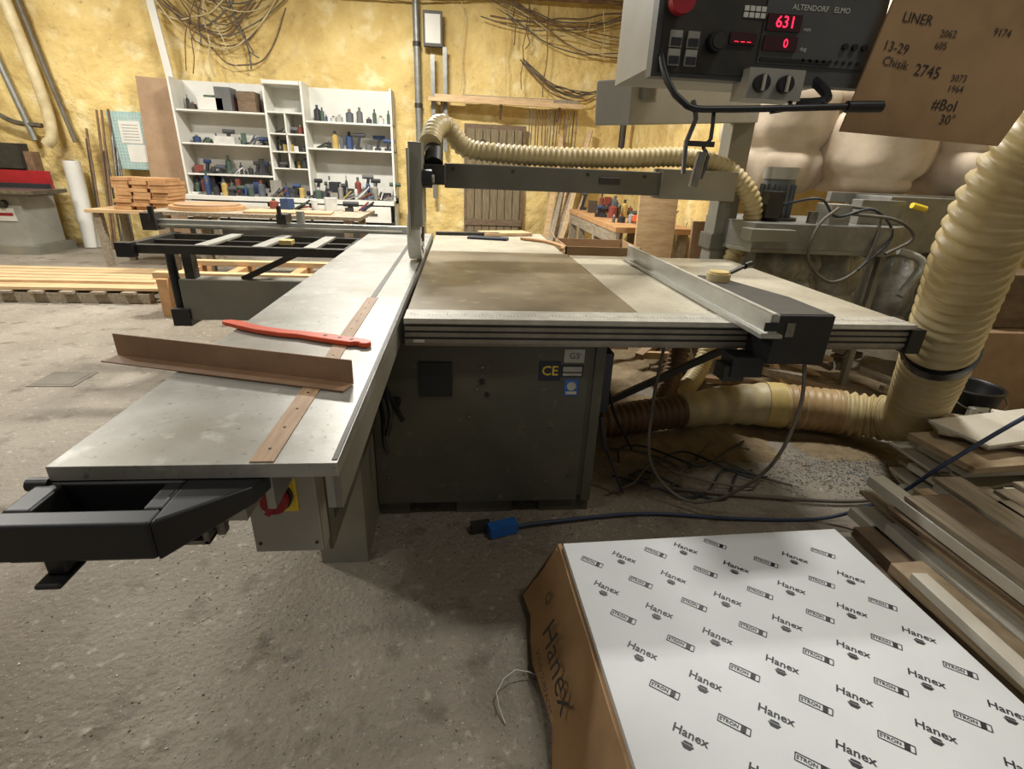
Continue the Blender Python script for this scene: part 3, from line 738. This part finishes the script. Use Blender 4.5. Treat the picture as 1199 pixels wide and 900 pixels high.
for i in range(16):
    x=1.05+i*.05;l=random.uniform(.3,1.3);b.cyl((x,8.9,2.26),(x+random.uniform(-.03,.03),8.95,2.26-l),.008,random.choice([M_dark,M_rust,M_steel]),6)
for x,z1,z2 in((-.46,2.9,.9),(-.28,3.0,1.6)):b.box(x,x+.06,8.92,9.0,z2,z1,M_galv)
b.done("hanging_clamps")
b=B();random.seed(15)
def sag(x0,z0,x1,z1,s,y=8.98,r=.012,m=None):
    p=[]
    for i in range(7):
        t=i/6;p.append((x0+(x1-x0)*t+random.uniform(-.03,.03),y+random.uniform(-.04,.02),z0+(z1-z0)*t-s*4*t*(1-t)+random.uniform(-.03,.03)))
    b.tube(p,r*random.uniform(.6,1.1),m or random.choice([M_rust,M_cabg,M_woodd,M_wrap]),6,step=.08)
for i in range(13):sag(-4.1+random.uniform(-.3,.3),3.3+random.uniform(-.1,.35),-2.7+random.uniform(-.5,.5),3.5+random.uniform(-.2,.3),random.uniform(.1,.7))
for i in range(9):sag(-3.6+random.uniform(-.3,.3),3.6,-3.5+random.uniform(-.5,.6),2.5+random.uniform(-.1,.4),random.uniform(-.1,.1))
for i in range(10):sag(.3+random.uniform(-.3,.5),3.6+random.uniform(-.2,.2),2.5,3.3+random.uniform(-.3,.4),random.uniform(.05,.4))
for i in range(8):sag(-2.4,3.7+random.uniform(-.1,.1),.8,3.75+random.uniform(-.1,.1),random.uniform(.0,.15))
for i in range(8):x=random.uniform(-.2,2.4);sag(x,3.6,x+random.uniform(-.1,.1),2.3+random.uniform(0,.8),0,r=.008)
for i in range(6):sag(.9,2.9,2.3,2.6,random.uniform(.1,.4),r=.01)
b.tube([(-6,8.95,3.62),(-4,8.97,3.58),(-2,8.95,3.66),(0,8.97,3.68),(2.5,8.95,3.7)],.03,M_rust,8,step=.1)
b.done("cable_bundles")
b=B();random.seed(18)
for i in range(14):
    y=8.8-i*.25;p=[(2.62,y+random.uniform(-.2,.2),3.9),(2.58,y+.1,3.4),(2.6,y-.2,2.9+random.uniform(-.3,.3)),(2.62,y,2.5)]
    b.tube(p,.012,random.choice([M_rust,M_cabg]),6,step=.1)
b.cyl((2.5,8.7,1.6),(2.5,8.7,2.9),.05,M_dark,12);b.cyl((2.55,8.7,2.9),(2.55,8.7,4.6),.03,M_galv,12)
b.done("corner_cables")
b=B()
b.box(1.65,2.55,5.6,8.2,.80,.86,M_woodo);b.box(1.66,1.70,5.6,8.2,.66,.80,M_woodg)
for y in(5.7,6.6,7.5,8.1):
    for x in(1.7,2.45):b.box(x-.045,x+.045,y-.045,y+.045,0,.8,M_woodg)
b.box(1.7,2.5,5.65,8.1,.28,.31,M_woodg)
b.done("side_workbench",bevel=.003)
clutter("bench_tools",[(1.75,2.4,.862,6.2,.2),(1.75,2.45,.862,6.8,.25),(1.8,2.4,.862,7.5,.3),(1.8,2.4,.862,8.0,.3),(1.75,2.4,.31,6.5,.3),(1.75,2.4,.31,7.6,.3)],31,.03)
b=B();b.obox((2.05,6.0,.92),(.07,.2,.07),M_orange,rz=.5);b.cyl((2.05,6.0,.87),(2.05,6.0,.93),.025,M_orange,12);b.obox((2.0,5.9,.90),(.05,.06,.08),PAL[0]);b.cyl((2.1,6.1,.92),(2.16,6.2,.92),.02,PAL[0],10);b.done("cordless_drill",bevel=.006)
b=B();random.seed(19)
for i in range(7):
    b.bar((1.3+i*.05,8.4+random.uniform(-.1,.1),0),(1.6+i*.09,8.98,1.6+random.uniform(-.4,.5)),.09,.02,random.choice([M_woody,M_woodg,M_wood]))
b.done("leaning_planks")
b=B();b.obox((2.0,5.35,.62),(.42,.03,1.24),M_wood,rz=.1,rx=-.06);b.obox((2.5,5.25,.5),(.3,.03,.95),M_mdf,rz=.1,rx=-.08);b.done("leaning_plywood")
b=B()
x0,x1,y0,y1=.8,1.4,4.0,4.5
for a in((x0,x1,y0,y0+.01),(x0,x1,y1-.01,y1),(x0,x0+.01,y0,y1),(x1-.01,x1,y0,y1)):b.box(*a,0,.86,M_card)
b.box(x0,x1,y0,y1,0,.01,M_card);b.box(x0+.02,x1-.02,y0+.02,y1-.02,.01,.7,M_woodd)
b.bar((x0,y1,.86),(x0-.02,y1+.15,.9),.01,.01,M_card)
b.done("cardboard_carton")
# ---------------------------------------------------------------- lights
def area(name,loc,size,power,color=(1,.97,.91)):
    l=bpy.data.lights.new(name,'AREA');l.shape='RECTANGLE';l.size=size[0];l.size_y=size[1];l.energy=power;l.color=color
    o=bpy.data.objects.new(name,l);COL.objects.link(o);o.location=loc
    return o
M_tubeon=mat("lamp_tube",(255,244,224),(255,244,224),emit=3)
def fixture(x,y,z,p):
    b=B();b.box(x-.45,x+.45,y-.12,y+.12,z+.02,z+.07,M_white);b.cyl((x-.4,y-.05,z+.005),(x+.4,y-.05,z+.005),.014,M_tubeon,10);b.cyl((x-.4,y+.05,z+.005),(x+.4,y+.05,z+.005),.014,M_tubeon,10)
    for q in(-.3,.3):b.cyl((x+q,y,z+.07),(x+q,y,4.6),.006,M_dark,6)
    b.done("ceiling_strip_light")
    area("strip_lamp",(x,y,z-.02),(.8,.25),p)
fixture(-.9,6.0,4.0,340)
fixture(-4.6,4.0,4.1,200)
fixture(2.2,3.6,4.1,130)
fixture(-2.6,.0,4.1,38)
fixture(1.8,.2,4.1,26)
fixture(-5.5,6.9,4.1,130)
w=bpy.data.worlds.new("w");sc.world=w;w.use_nodes=True
w.node_tree.nodes["Background"].inputs[0].default_value=(1,.97,.92,1);w.node_tree.nodes["Background"].inputs[1].default_value=.22
# ---------------------------------------------------------------- camera
cam=bpy.data.cameras.new("camera");cam.sensor_width=36;cam.lens=36*600/1199;cam.clip_start=.02
co=bpy.data.objects.new("camera",cam);COL.objects.link(co);sc.camera=co
p,y_,r_=math.radians(22.82),math.radians(6.12),math.radians(2.44)
fw=Vector((math.sin(y_)*math.cos(p),math.cos(y_)*math.cos(p),-math.sin(p)));rt=Vector((math.cos(y_),-math.sin(y_),0));up=rt.cross(fw)
r2=rt*math.cos(r_)+up*math.sin(r_);u2=-rt*math.sin(r_)+up*math.cos(r_)
co.matrix_world=Matrix(((r2.x,u2.x,-fw.x,0),(r2.y,u2.y,-fw.y,0),(r2.z,u2.z,-fw.z,1.395),(0,0,0,1)))
sc.view_settings.view_transform='Standard'
